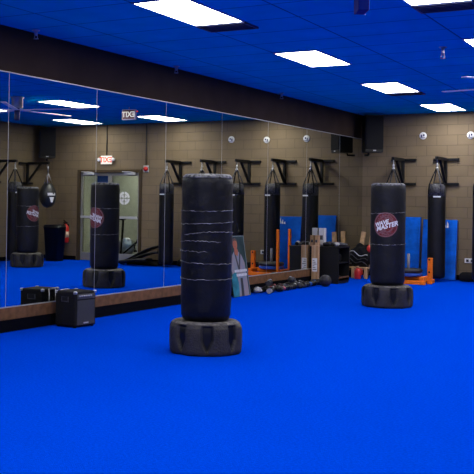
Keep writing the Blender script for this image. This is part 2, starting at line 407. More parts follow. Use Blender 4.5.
b = bm_new(); lathe(b, [(0, .05), (.03, .048), (.052, .025), (.058, 0)], 24); bmesh.ops.transform(b, matrix=Matrix.Translation((0, -.03, 0)) @ Matrix.Rotation(PI/2, 4, 'X'), verts=b.verts); obj('bell', b, M_red, t)

# round white wall plates
for x, z, lbl in ((1.25, 2.83, 'round white wall plate nearest the corner speaker'), (2.18, 2.82, 'round white wall plate at the right edge of the photo'), (3.04, 2.85, 'round white wall plate third from the speaker, seen in the mirror')):
    t = thing('wall_plate', lbl, 'wall plate', (x, YB, z), 0, 'round white plates high on the block wall')
    b = bm_new(); lathe(b, [(.072, 0), (.072, .015), (.06, .025), (0, .027)], 28); bmesh.ops.transform(b, matrix=Matrix.Rotation(PI/2, 4, 'X'), verts=b.verts); obj('disc', b, M_white, t)
    b = bm_new(); box(b, -.035, -.01, -.032, -.026, -.03, .02); box(b, .005, .035, -.032, -.026, -.01, .03); box(b, -.05, .05, -.032, -.026, -.045, -.035); obj('dark_mark', b, M_bluepole, t)

# outlet
t = thing('wall_outlet', 'white double wall outlet low on the block wall, right edge', 'outlet', (2.19, YB, .38))
b = bm_new(); box(b, -.10, .10, -.012, 0, -.04, .05, .004); obj('cover_plate', b, M_white, t)
b = bm_new(); box(b, -.07, -.02, -.02, -.011, -.02, .03, .003); obj('socket', b, M_bagtop, t)
b = bm_new(); box(b, .02, .07, -.02, -.011, -.02, .03, .003); obj('socket', b, M_bagtop, t)

# fire extinguisher
t = thing('fire_extinguisher', 'red fire extinguisher hung on the wall left of the doors in the mirror', 'fire extinguisher', (7.50, YB-.10, .42))
b = bm_new(); lathe(b, [(0, 0), (.06, .0), (.078, .03), (.078, .34), (.06, .40), (.03, .43), (.025, .46)], 24); obj('cylinder', b, M_red, t, True)
b = bm_new(); box(b, -.058, .058, -.083, -.05, .12, .28, .01); lathe(b, [(.0785, .13), (.0785, .27)], 24); obj('instruction_label', b, mat('cream_label', (.7, .5, .35), .6), t)
b = bm_new(); box(b, -.03, .03, -.03, .03, .46, .50, .006); tube(b, [(0, 0, .50), (0, -.10, .55)], .012); tube(b, [(0, 0, .48), (0, -.11, .50)], .012); obj('valve_handle', b, M_black, t)
b = bm_new(); tube(b, [(.03, 0, .48), (.10, 0, .42), (.11, 0, .28), (.10, -.02, .14)], .012); obj('hose', b, M_black, t)
b = bm_new(); box(b, -.02, .02, .075, .10, .1, .45); obj('wall_bracket', b, M_black, t)

# trash can
t = thing('trash_can', 'tall black trash can in the corner, seen only in the mirror', 'trash can', (7.40, 18.45, 0))
def rrect(w, d, r, n=5):
    pts = []
    for cx, cy, a in ((w/2-r, d/2-r, 0), (-w/2+r, d/2-r, PI/2), (-w/2+r, -d/2+r, PI), (w/2-r, -d/2+r, 1.5*PI)):
        for k in range(n+1): pts.append((cx+r*math.cos(a+k*PI/2/n), cy+r*math.sin(a+k*PI/2/n)))
    return pts
def loft(bm, secs, mi=0, capb=True, capt=True):
    rings = [[bm.verts.new(p) for p in s] for s in secs]
    for A, B in zip(rings, rings[1:]):
        n = len(A)
        for k in range(n):
            f = bm.faces.new((A[k], A[(k+1) % n], B[(k+1) % n], B[k])); f.smooth = True; f.material_index = mi
    if capb: bm.faces.new(list(reversed(rings[0])))
    if capt: bm.faces.new(rings[-1])
b = bm_new(); loft(b, [[(x*s, y*s, z) for x, y in rrect(.42, .42, .08)] for s, z in ((.78, 0), (1, .78), (1.04, .78), (1.04, .83), (.96, .83), (.94, .80), (.76, .03))], capt=True); obj('bin', b, M_black, t)
b = bm_new(); loft(b, [[(x*s, y*s, z) for x, y in rrect(.405, .405, .08)] for s, z in ((1.06, .835), (1.08, .86), (.95, .865), (.90, .845))]); obj('bin_liner', b, M_vinyl2, t)

# ---------------------------------------------------------------- corner speakers
def speaker(lbl, loc, ang):
    t = thing('wall_speaker', lbl, 'speaker', loc, 0, 'black speakers hung in the wall corners')
    R_ = Matrix.Rotation(ang, 4, 'Z') @ Matrix.Rotation(math.radians(0), 4, 'X')
    b = bm_new()
    sec = [(-.20, -.17), (.20, -.17), (.12, .17), (-.12, .17)]
    prism(b, sec, -.37, .37); bmesh.ops.bevel(b, geom=b.edges[:], offset=.012, segments=2, affect='EDGES')
    bmesh.ops.transform(b, matrix=R_, verts=b.verts); obj('cabinet', b, M_black, t)
    b = bm_new(); box(b, -.185, .185, -.185, -.171, -.31, .355, .01); bmesh.ops.transform(b, matrix=R_, verts=b.verts); obj('grille', b, M_blackrough, t)
    b = bm_new(); box(b, -.03, .03, -.186, -.180, -.345, -.325); bmesh.ops.transform(b, matrix=R_, verts=b.verts); obj('badge', b, M_lgrey, t)
    b = bm_new(); tube(b, [(0, .16, 0), (0, .26, .0)], .025); tube(b, [(0, .10, -.37), (0, .10, -.41), (0, .26, -.41)], .02); bmesh.ops.transform(b, matrix=R_, verts=b.verts); obj('bracket', b, M_black, t)
speaker('black speaker high in the corner between mirrors and block wall', (.30, 18.75, 2.86), math.radians(44))
speaker('black speaker in the right-hand corner, seen only in the mirror', (7.90, 18.75, 2.84), math.radians(-40))

# ---------------------------------------------------------------- bag racks
def make_rack(lbl, loc, rot):
    t = thing('bag_rack', lbl, 'bag rack', loc, rot, 'black wall racks that carry the heavy bags')
    for z in (0, -.48):
        b = bm_new(); box(b, -.25, .25, -.05, 0, z-.025, z+.025, .004); obj('wall_bar', b, M_black, t)
    b = bm_new(); box(b, -.03, .03, -.10, -.05, -.50, .02, .004); obj('post', b, M_black, t)
    b = bm_new(); box(b, -.03, .03, -.72, -.10, -.03, .03, .004); obj('arm', b, M_black, t)
    b = bm_new(); vs_ = box(b, -.025, .025, -.29, .29, -.02, .02, .003)
    bmesh.ops.transform(b, matrix=Matrix.Translation((0, -.28, -.23)) @ Matrix.Rotation(math.radians(-48), 4, 'X'), verts=b.verts); obj('brace', b, M_black, t)
    b = bm_new(); tube(b, [(0, -.67, -.03), (0, -.67, -.055)], .012); tube(b, [(.0, -.67+.018*math.cos(a*PI/5), -.075+.022*math.sin(a*PI/5)) for a in range(10)], .005, 6, closed=True); obj('hook', b, M_chrome, t)
    return t
RZ = 2.35
bagx = [(.87, 'first'), (1.72, 'second'), (2.56, 'third'), (3.41, 'fourth'), (4.30, 'fifth')]
r0 = make_rack('black bag rack on the block wall, first out from the corner speaker', (.87, YB, RZ), 0)
for x, n in bagx[1:]: dup(r0, (x, YB, RZ), 0, 'black bag rack on the block wall, %s out from the corner speaker' % n)
dup(r0, (XR-.02, 18.26, RZ-.02), -PI/2, 'black rack on the right side wall carrying the teardrop bag, in the mirror')
dup(r0, (XR, 17.11, RZ-.02), -PI/2, 'black rack on the right side wall carrying a cylindrical bag, in the mirror')

# ---------------------------------------------------------------- heavy bags
def make_bag(lbl, loc, rot=0, R=.165, top=1.86, bot=.06):
    t = thing('heavy_bag', lbl, 'punching bag', loc, rot, 'black cylindrical heavy bags hung from wall racks')
    b = bm_new()
    prof = [(0, bot), (R*.8, bot+.005), (R*.96, bot+.03), (R, bot+.08)] + [(R, bot+.08+(top-.25-bot-.08)*k/8) for k in range(1, 9)]
    lathe(b, prof+[(R*.99, top-.24)], 32, fn=lambda th, z, r: r*(1+.018*noise.noise(Vector((math.cos(th)*1.5, math.sin(th)*1.5, z*4)))))
    obj('bag_body', b, M_vinyl, t)
    b = bm_new(); lathe(b, [(R*1.0, top-.245), (R*1.0, top-.12), (R*.93, top-.05), (R*.72, top-.01), (R*.4, top)], 32); obj('bag_top', b, M_bagtop, t)
    b = bm_new(); 
    for a in (-70, 110):
        ringseg(b, R*1.004, R*1.025, math.radians(a-24), math.radians(a+24), top-.262, top-.235, 8)
    obj('white_label', b, M_white, t)
    for k in range(4):
        a = PI/4+k*PI/2; b = bm_new(); c, s = math.cos(a), math.sin(a)
        tube(b, [(R*1.01*c, R*1.01*s, top-.20), (R*.97*c, R*.97*s, top-.03), (.02*c, .02*s, 2.15)], .013, 8)
        obj('strap', b, M_bagtop if k % 2 else M_blackrough, t)
    b = bm_new()
    tube(b, [(.0, 0, 2.26), (0, 0, 2.14)], .010, 8); lathe(b, [(0, 2.12), (.03, 2.13), (.03, 2.17), (0, 2.18)], 12); tube(b, [(.018*math.cos(a*PI/5), 0, 2.21+.035*math.sin(a*PI/5)) for a in range(10)], .006, 6, closed=True)
    obj('swivel', b, M_chrome, t)
    return t
bl = ['black heavy bag first out from the corner, mostly hidden by the freestanding bag', 'black heavy bag on the right hanging in front of a blue mat',
      'black heavy bag third out from the corner, seen in the mirror', 'black heavy bag fourth out from the corner, mirrored behind the near freestanding bag',
      'black heavy bag hanging alone nearest the doors, seen in the mirror']
g0 = make_bag(bl[0], (.87, YB-.67, 0))
for (x, n), L_ in list(zip(bagx, bl))[1:]: dup(g0, (x, YB-.67, 0), random.uniform(-.2, .2), L_)
dup(g0, (XR-.67, 17.11, 0), -PI/2, 'black heavy bag by the right side wall, at the mirror\'s far left')

# teardrop bag
t = thing('teardrop_bag', 'black teardrop punching bag with white mark, seen in the mirror', 'punching bag', (XR-.72, 18.26, 0))
b = bm_new(); prof = []
for k in range(17):
    u = k/16; z = 1.26+.62*u; r = .205*math.sin(PI*u**.92)**.50 if 0 < u < 1 else 0.0
    prof.append((max(r, .0) if k not in (0, 16) else 0, z))
lathe(b, prof, 32); obj('bag_body', b, mat('black_leather', (.016, .017, .02), .4), t)
b = bm_new()
for k in range(3):
    a = k*2*PI/3; tube(b, [(.11*math.cos(a), .11*math.sin(a), 1.84), (0, 0, 2.10)], .007, 6)
tube(b, [(0, 0, 2.10), (0, 0, 2.25)], .012, 8); obj('chain', b, M_steel, t)
b = bm_new(); mtx = face_mt((0, 0, 1.60), math.radians(-125))
def wrapR(bmx, R, ang, z0, off=.004):
    bmesh.ops.triangulate(bmx, faces=bmx.faces)
    for _ in range(2):
        long_ = [e for e in bmx.edges if e.calc_length() > .03]
        if long_: bmesh.ops.subdivide_edges(bmx, edges=long_, cuts=1); bmesh.ops.triangulate(bmx, faces=bmx.faces)
    for v in bmx.verts:
        a = ang + v.co.x/R; rr = R+off+v.co.z
        v.co = Vector((rr*math.cos(a), rr*math.sin(a), z0+v.co.y))
prism(b, [(-.10, .02), (.10, .02), (.10, .08), (.06, .08), (.06, .05), (.02, .05), (.02, .08), (-.02, .08), (-.02, .05), (-.06, .05), (-.06, .08), (-.10, .08)], 0, .002)
prism(b, [(-.06, -.02), (-.02, -.02), (.0, -.09), (.02, -.02), (.06, -.02), (.02, -.14), (-.02, -.14)], 0, .002)
wrapR(b, .205, math.radians(-155), 1.54, .006); obj('white_mark', b, M_white, t)

# ---------------------------------------------------------------- freestanding bags
def bob(lbl, loc, logo_ang, H_, seams_, seed, groove0=0.0):
    t = thing('freestanding_bag', lbl, 'punching bag', loc, 0, 'black freestanding bags on round bases')
    # base with pointed grooves
    NG = 8
    def gfac(th, z):
        d_ = ((th-groove0) % (2*PI/NG)) - PI/NG; d_ = abs(d_)*.34
        wd = .048*min(1, max(0, (z-.03)/.11))
        return 1 if d_ < wd else 0
    def fn(th, z, r):
        d_ = abs(((th-groove0) % (2*PI/NG)) - PI/NG)*.34
        wd = .050*min(1, max(.0, (z-.03)/.11))
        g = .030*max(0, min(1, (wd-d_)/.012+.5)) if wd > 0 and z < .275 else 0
        lobe = .008*math.cos(NG*(th-groove0))
        return r-g+(lobe if z < .27 and r > .25 else 0)
    b = bm_new()
    prof = [(0, 0), (.325, 0), (.340, .012), (.347, .04), (.350, .08), (.351, .12), (.351, .16), (.350, .21), (.345, .25), (.330, .280), (.300, .300), (.262, .308), (.240, .300)]
    pf = [prof[0]]
    for p0, p1 in zip(prof, prof[1:]):
        m_ = max(1, int(math.hypot(p1[0]-p0[0], p1[1]-p0[1])/.010)) if p1[1] > .005 and p0[0] > .3 else 1
        pf += [(p0[0]+(p1[0]-p0[0])*q/m_, p0[1]+(p1[1]-p0[1])*q/m_) for q in range(1, m_+1)]
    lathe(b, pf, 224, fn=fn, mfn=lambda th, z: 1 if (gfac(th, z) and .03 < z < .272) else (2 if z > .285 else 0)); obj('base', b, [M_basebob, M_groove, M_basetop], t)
    b = bm_new(); R = .242
    n = 26; prof = [(0, .292), (R*.70, .294), (R*.90, .312), (R*.975, .36)]
    prof += [(R*(.975+.025*min(1, k/6)), .36+(H_-.09-.36)*k/n) for k in range(1, n+1)]
    prof += [(R*.985, H_-.05), (R*.94, H_-.02), (R*.85, H_-.004), (R*.6, H_), (0, H_)]
    am = .022 if seams_ else .008
    lathe(b, prof, 64, fn=lambda th, z, r: r*(1+am*noise.noise(Vector((math.cos(th)*2+seed, math.sin(th)*2, z*9)))+am*.5*noise.noise(Vector((math.cos(th)*6, math.sin(th)*6+seed, z*22)))))
    obj('bag_body', b, M_vinyl2 if seams_ else M_vinyl, t)
    b = bm_new(); lathe(b, [(R*.982, H_-.036), (R*.972, H_-.028), (R*.945, H_-.014), (R*.86, H_+.002), (R*.78, H_+.004)], 64, fn=lambda th, z, r: r*(1.006+.012*noise.noise(Vector((math.cos(th)*4+seed, math.sin(th)*4, z*9))))); 
    o = obj('scuffed_top_rim', b, M_scuff, t)
    for k, (z, a0, a1, tilt) in enumerate(seams_ or [(.885, 0, 360, .004), (1.32, 0, 360, .004)]):
        b = bm_new(); N = 90; pts = []
        for i in range(N+1):
            a = math.radians(a0+(a1-a0)*i/N)
            zz = z+tilt*math.sin(a*1.0+k)*3+.006*noise.noise(Vector((math.cos(a)*8, math.sin(a)*8, k*5.)))*2
            rr = R*(1+am*.9*0.6)+.001
            pts.append((rr*math.cos(a), rr*math.sin(a), zz))
        wid = [.0024+.0045*abs(noise.noise(Vector((i*.35, k*3., seed)))) for i in range(N+1)]
        tube(b, pts, wid, 6); obj('tape_seam', b, M_tape, t)
    if logo_ang is not None:
        a = math.radians(logo_ang); zc = 1.155
        b = bm_new()
        ringseg(b, .150, .160, 0, 2*PI-.0001, 0, .001, 48, None, 0); ringseg(b, .066, .096, 0, 2*PI-.0001, 0, .001, 40, None, 0); ringseg(b, .020, .050, 0, 2*PI-.0001, 0, .001, 24, None, 0)
        for q in range(22): ringseg(b, .122, .142, q*2*PI/22+.03, (q+1)*2*PI/22-.05, 0, .001, 2, None, 1)
        ringseg(b, .108, .116, 0, 2*PI-.0001, 0, .001, 40, None, 1); ringseg(b, .168, .173, 0, 2*PI-.0001, 0, .001, 48, None, 1)
        wrapR(b, R, a, zc, .003); obj('logo_disc', b, [mat('logo_red', (.12, .010, .013), .6, spec=.2, noise_amt=.5, noise_scale=30), mat('logo_ring', (.16, .07, .08), .6, spec=.2)], t)
        b = bm_new()
        for s_, dy, dx, sz in (('WAVE', .034, -.050, .070), ('MASTER', -.026, .010, .086)):
            tb = text_bm(s_, sz, .001, .35, .0030); merge(b, tb, Matrix.Rotation(math.radians(17), 4, 'Z') @ Matrix.Translation((dx, dy, 0)))
        wrapR(b, R, a, zc, .007); o = obj('logo_lettering', b, mat('logo_white', (.60, .60, .64), .5), t); o['label'] = 'slanted white lettering across the red disc'
    return t
bob('big black freestanding bag in the foreground, wrapped with ragged tape lines', (2.38, 8.12, 0), None, 1.685,
    [(1.345, 0, 360, .003), (1.225, 0, 360, .004), (1.115, -120, 60, .010), (1.035, 150, 330, .008), (.955, 200, 300, .002), (.855, 0, 360, .004), (.705, 0, 360, .003)], 3., math.radians(9))
bob('black freestanding bag with round red logo, standing right of centre', (2.436, 13.36, 0), -80, 1.735, None, 9., math.radians(12))
bob('black freestanding bag with red logo at the mirror\'s far left', (6.55, 16.38, 0), -165, 1.72, None, 14., math.radians(0))

# ---------------------------------------------------------------- blue mats leaning on the wall
def leaning_mat(lbl, x0, x1, h, logo=False, th=.07, lean=7.0, y=YB-.03, twist=0):
    t = thing('tumbling_mat', lbl, 'mat', ((x0+x1)/2, y-h*math.sin(math.radians(lean))-th-.004, .011), (math.radians(-lean), math.radians(twist), 0), 'blue padded mats leaning on the block wall')
    w_ = (x1-x0)/2
    b = bm_new()
    for k in range(2):
        box(b, -w_, w_, th*k/2+.002, th*(k+1)/2-.002, 0, h, .012, 3)
    bmesh.ops.subdivide_edges(b, edges=[e for e in b.edges if e.calc_length() > .3], cuts=6)
    obj('padding', b, M_mat, t)
    b = bm_new(); box(b, w_-.003, w_+.004, .008, th-.008, .02, h-.02); obj('side_panel', b, M_matside, t)
    b = bm_new(); box(b, -w_-.004, -w_+.003, .008, th-.008, .02, h-.02); obj('side_panel', b, M_matside, t)
    if logo:
        b = bm_new(); mt_ = face_mt((-w_*.0+.10, -.001, h-.16), -PI/2)
        for k in range(3):
            x = -.075+k*.052; hh = .05+.04*k
            prism(b, [(x, 0), (x+.038, 0), (x+.038-.0, hh*.55), (x-.01+.02, hh)], 0, .002, 0, mt_)
        o = obj('white_mark', b, M_white, t)
    return t
leaning_mat('blue padded mat leaning on the wall directly right of the logo bag', .53, 1.25, 1.21)
leaning_mat('blue padded mat leaning behind the right-hand heavy bag', 1.30, 1.97, 1.17, True)
leaning_mat('blue padded mat leaning further along, seen in the mirror by the near bag', 3.55, 4.02, 1.20)

# ---------------------------------------------------------------- orange weight sled
t = thing('weight_sled', 'orange steel weight sled with tall push posts behind the logo bag', 'weight sled', (1.5, 17.75, 0))
b = bm_new()
for y in (-.28, .28): box(b, -.42, .30, y-.04, y+.04, 0.0, .07, .008)
box(b, -.40, -.33, -.24, .24, .07, .13, .006); box(b, .20, .27, -.30, .30, .06, .14, .006); box(b, -.33, .34, -.04, .04, .07, .13, .006)
obj('skid_frame', b, M_orange, t)
for y in (-.28, .28):
    b = bm_new(); box(b, -.39, -.34, y-.025, y+.025, .07, .93, .006); obj('push_post', b, M_orange, t)
b = bm_new(); box(b, .265, .345, -.035, .035, .0, .48, .006); o = obj('front_post', b, M_orange, t)
for z in (.22, .45):
    b = bm_new(); lathe(b, [(0, 0), (.018, 0), (.018, .006), (0, .006)], 12); bmesh.ops.transform(b, matrix=Matrix.Translation((.30, -.041, z)) @ Matrix.Rotation(PI/2, 4, 'X'), verts=b.verts); obj('pin_hole', b, M_black, o)
b = bm_new(); tube(b, [(-.10, 0, .13), (-.10, 0, .54)], .026, 14); obj('weight_horn', b, mat('grey_steel', (.16, .16, .18), .5, .3), t)
def plate(lbl, loc, r, h, m):
    b = bm_new(); lathe(b, [(.03, 0), (r*.9, 0), (r, h*.2), (r, h*.8), (r*.9, h), (r*.8, h), (r*.76, h*.8), (r*.4, h*.8), (r*.35, h), (.03, h), (.03, 0)], 40)
    tag(obj('weight_plate', b, m, None, False, loc), lbl, 'weight plate', 'weight plates on the orange sled')
plate('blue weight plate lying on the sled under the black one', (1.40, 17.75, .131), .25, .065, mat('blue_rubber', (.01, .07, .40), .6))
plate('black weight plate lying topmost on the orange sled', (1.40, 17.75, .1965), .255, .07, mat('black_rubber', (.012, .012, .014), .6))

# ---------------------------------------------------------------- black low pads along the wall
def pad(lbl, loc, rot, L_, W_, H_, name='floor_pad'):
    b = bm_new(); box(b, -L_/2, L_/2, -W_/2, W_/2, 0, H_, H_*.35, 3)
    bmesh.ops.subdivide_edges(b, edges=[e for e in b.edges if e.calc_length() > L_*.4], cuts=8)
    for v in b.verts: v.co.z += (.03*noise.noise(v.co*5) if v.co.z > H_*.4 else 0)
    tag(obj(name, b, M_blackrough, None, True, loc, (0, 0, rot)), lbl, 'pad', 'black pads lying along the block wall')
pad('low black pad on the floor beneath the wall outlet', (2.42, 18.90, 0), .02, .72, .28, .17)
pad('low black pad on the floor beside the bag third from corner', (3.15, 18.90, 0), -.03, .60, .26, .15)
pad('low black pad on the floor right of the lone bag in mirror', (3.95, 18.86, 0), .04, .50, .26, .17)
# pile by the doors
def arch_pad(lbl, x0, x1, h, y, tk):
    b = bm_new(); secs = []
    N = 14
    for i in range(N+1):
        u = i/N; x = x0+(x1-x0)*u; z = .03 + h*(math.sin(u*PI*.5)**1.3)
        dx = (x1-x0); 
        secs.append([(x, y-.14, z-tk/2), (x, y+.10, z-tk/2), (x, y+.12, z), (x, y+.10, z+tk/2), (x, y-.14, z+tk/2), (x, y-.17, z)])
    loft(b, secs); tag(obj('kick_shield', b, M_vinyl, None), lbl, 'kick shield', 'black curved kick shields heaped by the doors')
arch_pad('long black curved shield at the back of the heap by the doors', 5.75, 4.52, .42, 18.93, .05)
arch_pad('black curved shield in the middle of the heap by the doors', 5.50, 4.50, .28, 18.60, .05)
arch_pad('lowest black curved shield in front of the heap by the doors', 5.80, 4.62, .12, 18.28, .06)
pad('black pad lying at the foot of the heap of shields', (4.95, 18.6, 0), .1, .9, .25, .10)

# ---------------------------------------------------------------- black shelf cabinet by the mirror
t = thing('storage_cabinet', 'black open-sided storage cabinet standing against the mirror end', 'cabinet', (.012, 16.56, 0))
CW, CL, CH = .475, .55, .665
for y in (0, CL-.02):
    b = bm_new(); box(b, 0, CW, y, y+.02, .05, CH-.02, .002); obj('side_panel', b, M_black, t)
b = bm_new(); box(b, -.0, CW+.01, -.01, CL+.01, CH-.02, CH, .003); obj('top', b, M_black, t)
b = bm_new(); box(b, 0, .012, .02, CL-.02, .05, CH-.02); obj('back_panel', b, M_black, t)
for z in (.10, .36):
    b = bm_new(); box(b, .012, CW-.02, .02, CL-.02, z, z+.018); obj('shelf', b, M_black, t)
b = bm_new(); box(b, CW-.02, CW, .02, CL-.02, .095, .125, .002); obj('shelf_edge', b, M_board, t)
b = bm_new(); box(b, .01, CW-.01, .01, CL-.01, 0, .05); obj('plinth', b, M_black, t)
pad_ = bm_new(); box(pad_, -.10, .10, -.16, .16, 0, .16, .05, 3); tag(obj('focus_mitt', pad_, M_blackrough, None, True, (.28, 16.86, .378)), 'black padded mitt on the upper shelf inside the cabinet', 'mitt')

# tall cardboard box
t = thing('cardboard_box', 'tall narrow cardboard box with white label standing before the cabinet', 'box', (.045, 16.36, 0), .03)
b = bm_new(); box(b, 0, .125, 0, .085, 0, .69, .003); obj('carton', b, M_card, t)
b = bm_new(); box(b, .015, .11, -.002, 0, .22, .46); obj('paper_label', b, mat('paper_white', (.62, .62, .66), .7), t)
b = bm_new()
for k in range(6): box(b, .025, .10-.02*(k % 3), -.0035, -.0015, .25+k*.033, .262+k*.033)
obj('label_print', b, M_bagtop, t)
b = bm_new(); box(b, .045, .08, -.0015, 0, .0, .69); obj('packing_tape', b, mat('tan_tape', (.40, .26, .14), .35), t)
# small boxes on top
TZ = CH+.001
def sbox(lbl, x0, x1, y0, y1, h, m, rot=0, z=TZ):
    t = thing('small_box', lbl, 'box', ((x0+x1)/2, (y0+y1)/2, z), rot, 'small boxes on the black cabinet')
    wx, wy = (x1-x0)/2, (y1-y0)/2
    b = bm_new(); box(b, -wx, wx, -wy, wy, 0, h, .003); obj('carton', b, m, t)
    b = bm_new()
    box(b, -wx*.6, wx*.5, -wy-.002, -wy+.0005, h*.35, h*.6)
    obj('print', b, M_bagtop, t)
sbox('tan small box beside the mirror at the front of the cabinet top', .015, .085, 16.57, 16.66, .20, M_card)
sbox('white small carton standing tall behind the tan one on the cabinet', .018, .125, 16.76, 16.86, .33, mat('white_card', (.45, .44, .44), .7), .0)

# ---------------------------------------------------------------- boxing gloves
def glove_mesh(b, seed):
    def ell(cx, cy, cz, rx, ry, rz, mi, pw=.12):
        r = bmesh.ops.create_uvsphere(b, u_segments=16, v_segments=10, radius=1)
        for v in r['verts']:
            k = 1+pw*noise.noise(v.co*1.7+Vector((seed, 0, 0)))
            v.co = Vector((cx+v.co.x*rx*k, cy+v.co.y*ry*k, cz+v.co.z*rz*k))
        for f in set(f for v in r['verts'] for f in v.link_faces): f.smooth = True; f.material_index = mi
    return ell
def make_glove(lbl, loc, rot, m_main, m_cuff, m_patch, tilt=0., s=1.0, group='boxing gloves heaped along the mirror'):
    t = thing('boxing_glove', lbl, 'boxing glove', loc, (0, 0, rot), group)
    t.scale = (s*.96, s*.96, s*.96)
    b = bm_new(); ell = glove_mesh(b, loc[1]*3); ell(.03, 0, .062, .10, .065, .060, 0); ell(-.04, 0, .055, .07, .055, .052, 0); obj('fist', b, m_main, t)
    b = bm_new(); ell = glove_mesh(b, loc[0]*7); ell(.025, .068, .05, .062, .026, .030, 0); obj('thumb', b, m_main, t)
    b = bm_new(); secs = []
    for x, r in ((-.07, .046), (-.10, .045), (-.14, .049), (-.175, .051)):
        secs.append([(x, r*math.cos(k*PI/8), .052+r*.95*math.sin(k*PI/8)) for k in range(16)])
    loft(b, secs); obj('cuff', b, m_cuff, t)
    b = bm_new(); ell = glove_mesh(b, 2.); ell(.045, -.01, .112, .038, .024, .016, 0); obj('patch', b, m_patch, t)
    return t
K = mat('glove_black', (.005, .005, .006), .4, spec=.25); W_ = mat('glove_white', (.30, .30, .32), .5, spec=.2); G_ = mat('glove_grey', (.035, .035, .042), .5, spec=.2)
PK = mat('glove_pink', (.36, .07, .09), .5); BL = mat('glove_blue', (.01, .10, .40), .45); MR = mat('glove_maroon', (.025, .004, .006), .5, spec=.2)
gl = [((.13, 13.95), 1.7, W_, K, G_, 'white and black glove at the near end of the heap by the poster'),
      ((.30, 14.12), .9, K, W_, W_, 'black glove with white cuff in front, near end of the heap'),
      ((.13, 14.28), 1.9, K, K, G_, 'black glove against the wall, third in from the near end'),
      ((.30, 14.42), -.6, K, G_, G_, 'all black glove in front, left of the pink-cuffed glove'),
      ((.16, 14.56), .3, MR, PK, PK, 'dark maroon glove with a pink cuff'),
      ((.33, 14.72), 2.2, K, PK, G_, 'black glove with pink cuff lying at the front edge'),
      ((.15, 14.86), 1.2, MR, K, K, 'plain maroon glove near the middle of the heap'),
      ((.30, 15.02), -.9, K, G_, W_, 'black glove with white patch, middle front of the heap'),
      ((.14, 15.16), 2.9, K, W_, G_, 'black glove with white cuff against the wall, mid heap'),
      ((.28, 15.32), .7, G_, K, W_, 'grey glove with white patch, far half of the heap'),
      ((.13, 15.46), 1.6, K, G_, W_, 'black glove touching the wall beneath the tilted seam, far half'),
      ((.27, 15.62), -.4, K, G_, K, 'black glove left of the blue-cuffed one'),
      ((.14, 15.78), .5, K, K, W_, 'black glove behind the blue-cuffed glove'),
      ((.26, 15.93), 1.4, K, BL, BL, 'black glove with blue cuff at the far end of the heap'),]
for i, ((x, y), r, a, c_, p_, L_) in enumerate(gl):
    r = (1 if i % 3 else -1)*PI/2 + .22*math.sin(i*2.3)
    make_glove(L_, (.115 if i % 2 == 0 else .285, 14.0+.143*i, 0), r, a, c_, p_, s=.88)
make_glove('black glove resting on top of the heap near the poster', (.20, 14.25, .108), 1.9, K, G_, W_, s=.85)
make_glove('grey glove resting on top of the heap at its middle', (.20, 15.12, .108), -1.4, G_, K, W_, s=.85)
GT = 'gloves on top of the black cabinet'
make_glove('black glove with white patch on top of the cabinet', (.20, 16.665, TZ), -.25, K, W_, G_, s=.72, group=GT)
make_glove('white glove on top of the cabinet beside the black one', (.38, 16.70, TZ), 1.35, W_, K, PK, s=.72, group=GT)
b = bm_new(); box(b, -.17, .17, -.09, .09, 0, .07, .03, 3); bmesh.ops.subdivide_edges(b, edges=b.edges[:], cuts=2)
for v in b.verts: v.co.z += .03*noise.noise(v.co*8) if v.co.z > .03 else 0
tag(obj('folded_jacket', b, mat('dark_grey_cloth', (.045, .045, .055), .9), None, True, (.30, 16.99, TZ)), 'dark grey folded jacket at the far end of the cabinet top', 'jacket')

# medicine ball
t = thing('medicine_ball', 'dark grey medicine ball on the turf in front of the cabinet', 'medicine ball', (.50, 15.90, 0))
b = bm_new(); bmesh.ops.create_uvsphere(b, u_segments=32, v_segments=20, radius=.104)
bmesh.ops.translate(b, vec=(0, 0, .104), verts=b.verts); obj('ball', b, mat('grey_leather', (.014, .013, .017), .5, spec=.3, col2=(.03, .027, .035), noise_scale=20), t, True)
for a in (0, PI/2):
    b = bm_new(); tube(b, [(.1042*math.cos(k*PI/16)*math.cos(a+.5), .1042*math.cos(k*PI/16)*math.sin(a+.5), .104+.1042*math.sin(k*PI/16)) for k in range(32)], .003, 6, closed=True)
    obj('seam', b, M_black, t)
b = bm_new(); box(b, -.13, .13, -.09, .09, 0, .10, .045, 3); tag(obj('shin_guard', b, M_vinyl, None, True, (.25, 16.17, 0), (0, 0, .6)), 'black shin guard between the medicine ball and tall box', 'shin guard')

# ---------------------------------------------------------------- poster board
t = thing('poster_board', 'tall poster of a person in a white martial arts uniform, leaning on the mirror', 'poster', (.175, 13.05, .004), (0, 0, 0))
PW, PH = .57, .93
tl = math.asin(.145/PH)
Rm = Matrix.Rotation(-tl, 4, 'Y')
# local: x out of the board, y across, z up
def pobj(name, polys, m, dx):
    b = bm_new()
    for poly in polys:
        a = [b.verts.new((dx, y*PW, z*PH)) for y, z in poly]; c = [b.verts.new((dx-.0006, y*PW, z*PH)) for y, z in poly]
        n = len(poly); b.faces.new(a); b.faces.new(list(reversed(c)))
        for i in range(n): b.faces.new((a[i], a[(i+1) % n], c[(i+1) % n], c[i]))
    bmesh.ops.transform(b, matrix=Rm, verts=b.verts); return obj(name, b, m, t)
b = bm_new(); box(b, -.012, 0, 0, PW, 0, PH, .001); bmesh.ops.transform(b, matrix=Rm, verts=b.verts)
obj('backing_board', b, mat('poster_backdrop', (.016, .034, .036), .6, spec=.1, noise_amt=.4, noise_scale=3), t)
def ellp(cx, cy, rx, ry, n=18): return [(cx+rx*math.cos(2*PI*k/n), cy+ry*math.sin(2*PI*k/n)) for k in range(n)]
pobj('printed_border', [[(0, 0), (1, 0), (1, .012), (0, .012)], [(0, .988), (1, .988), (1, 1), (0, 1)], [(.97, .012), (1, .012), (1, .988), (.97, .988)]], mat('poster_border', (.10, .13, .14), .5), .0008)
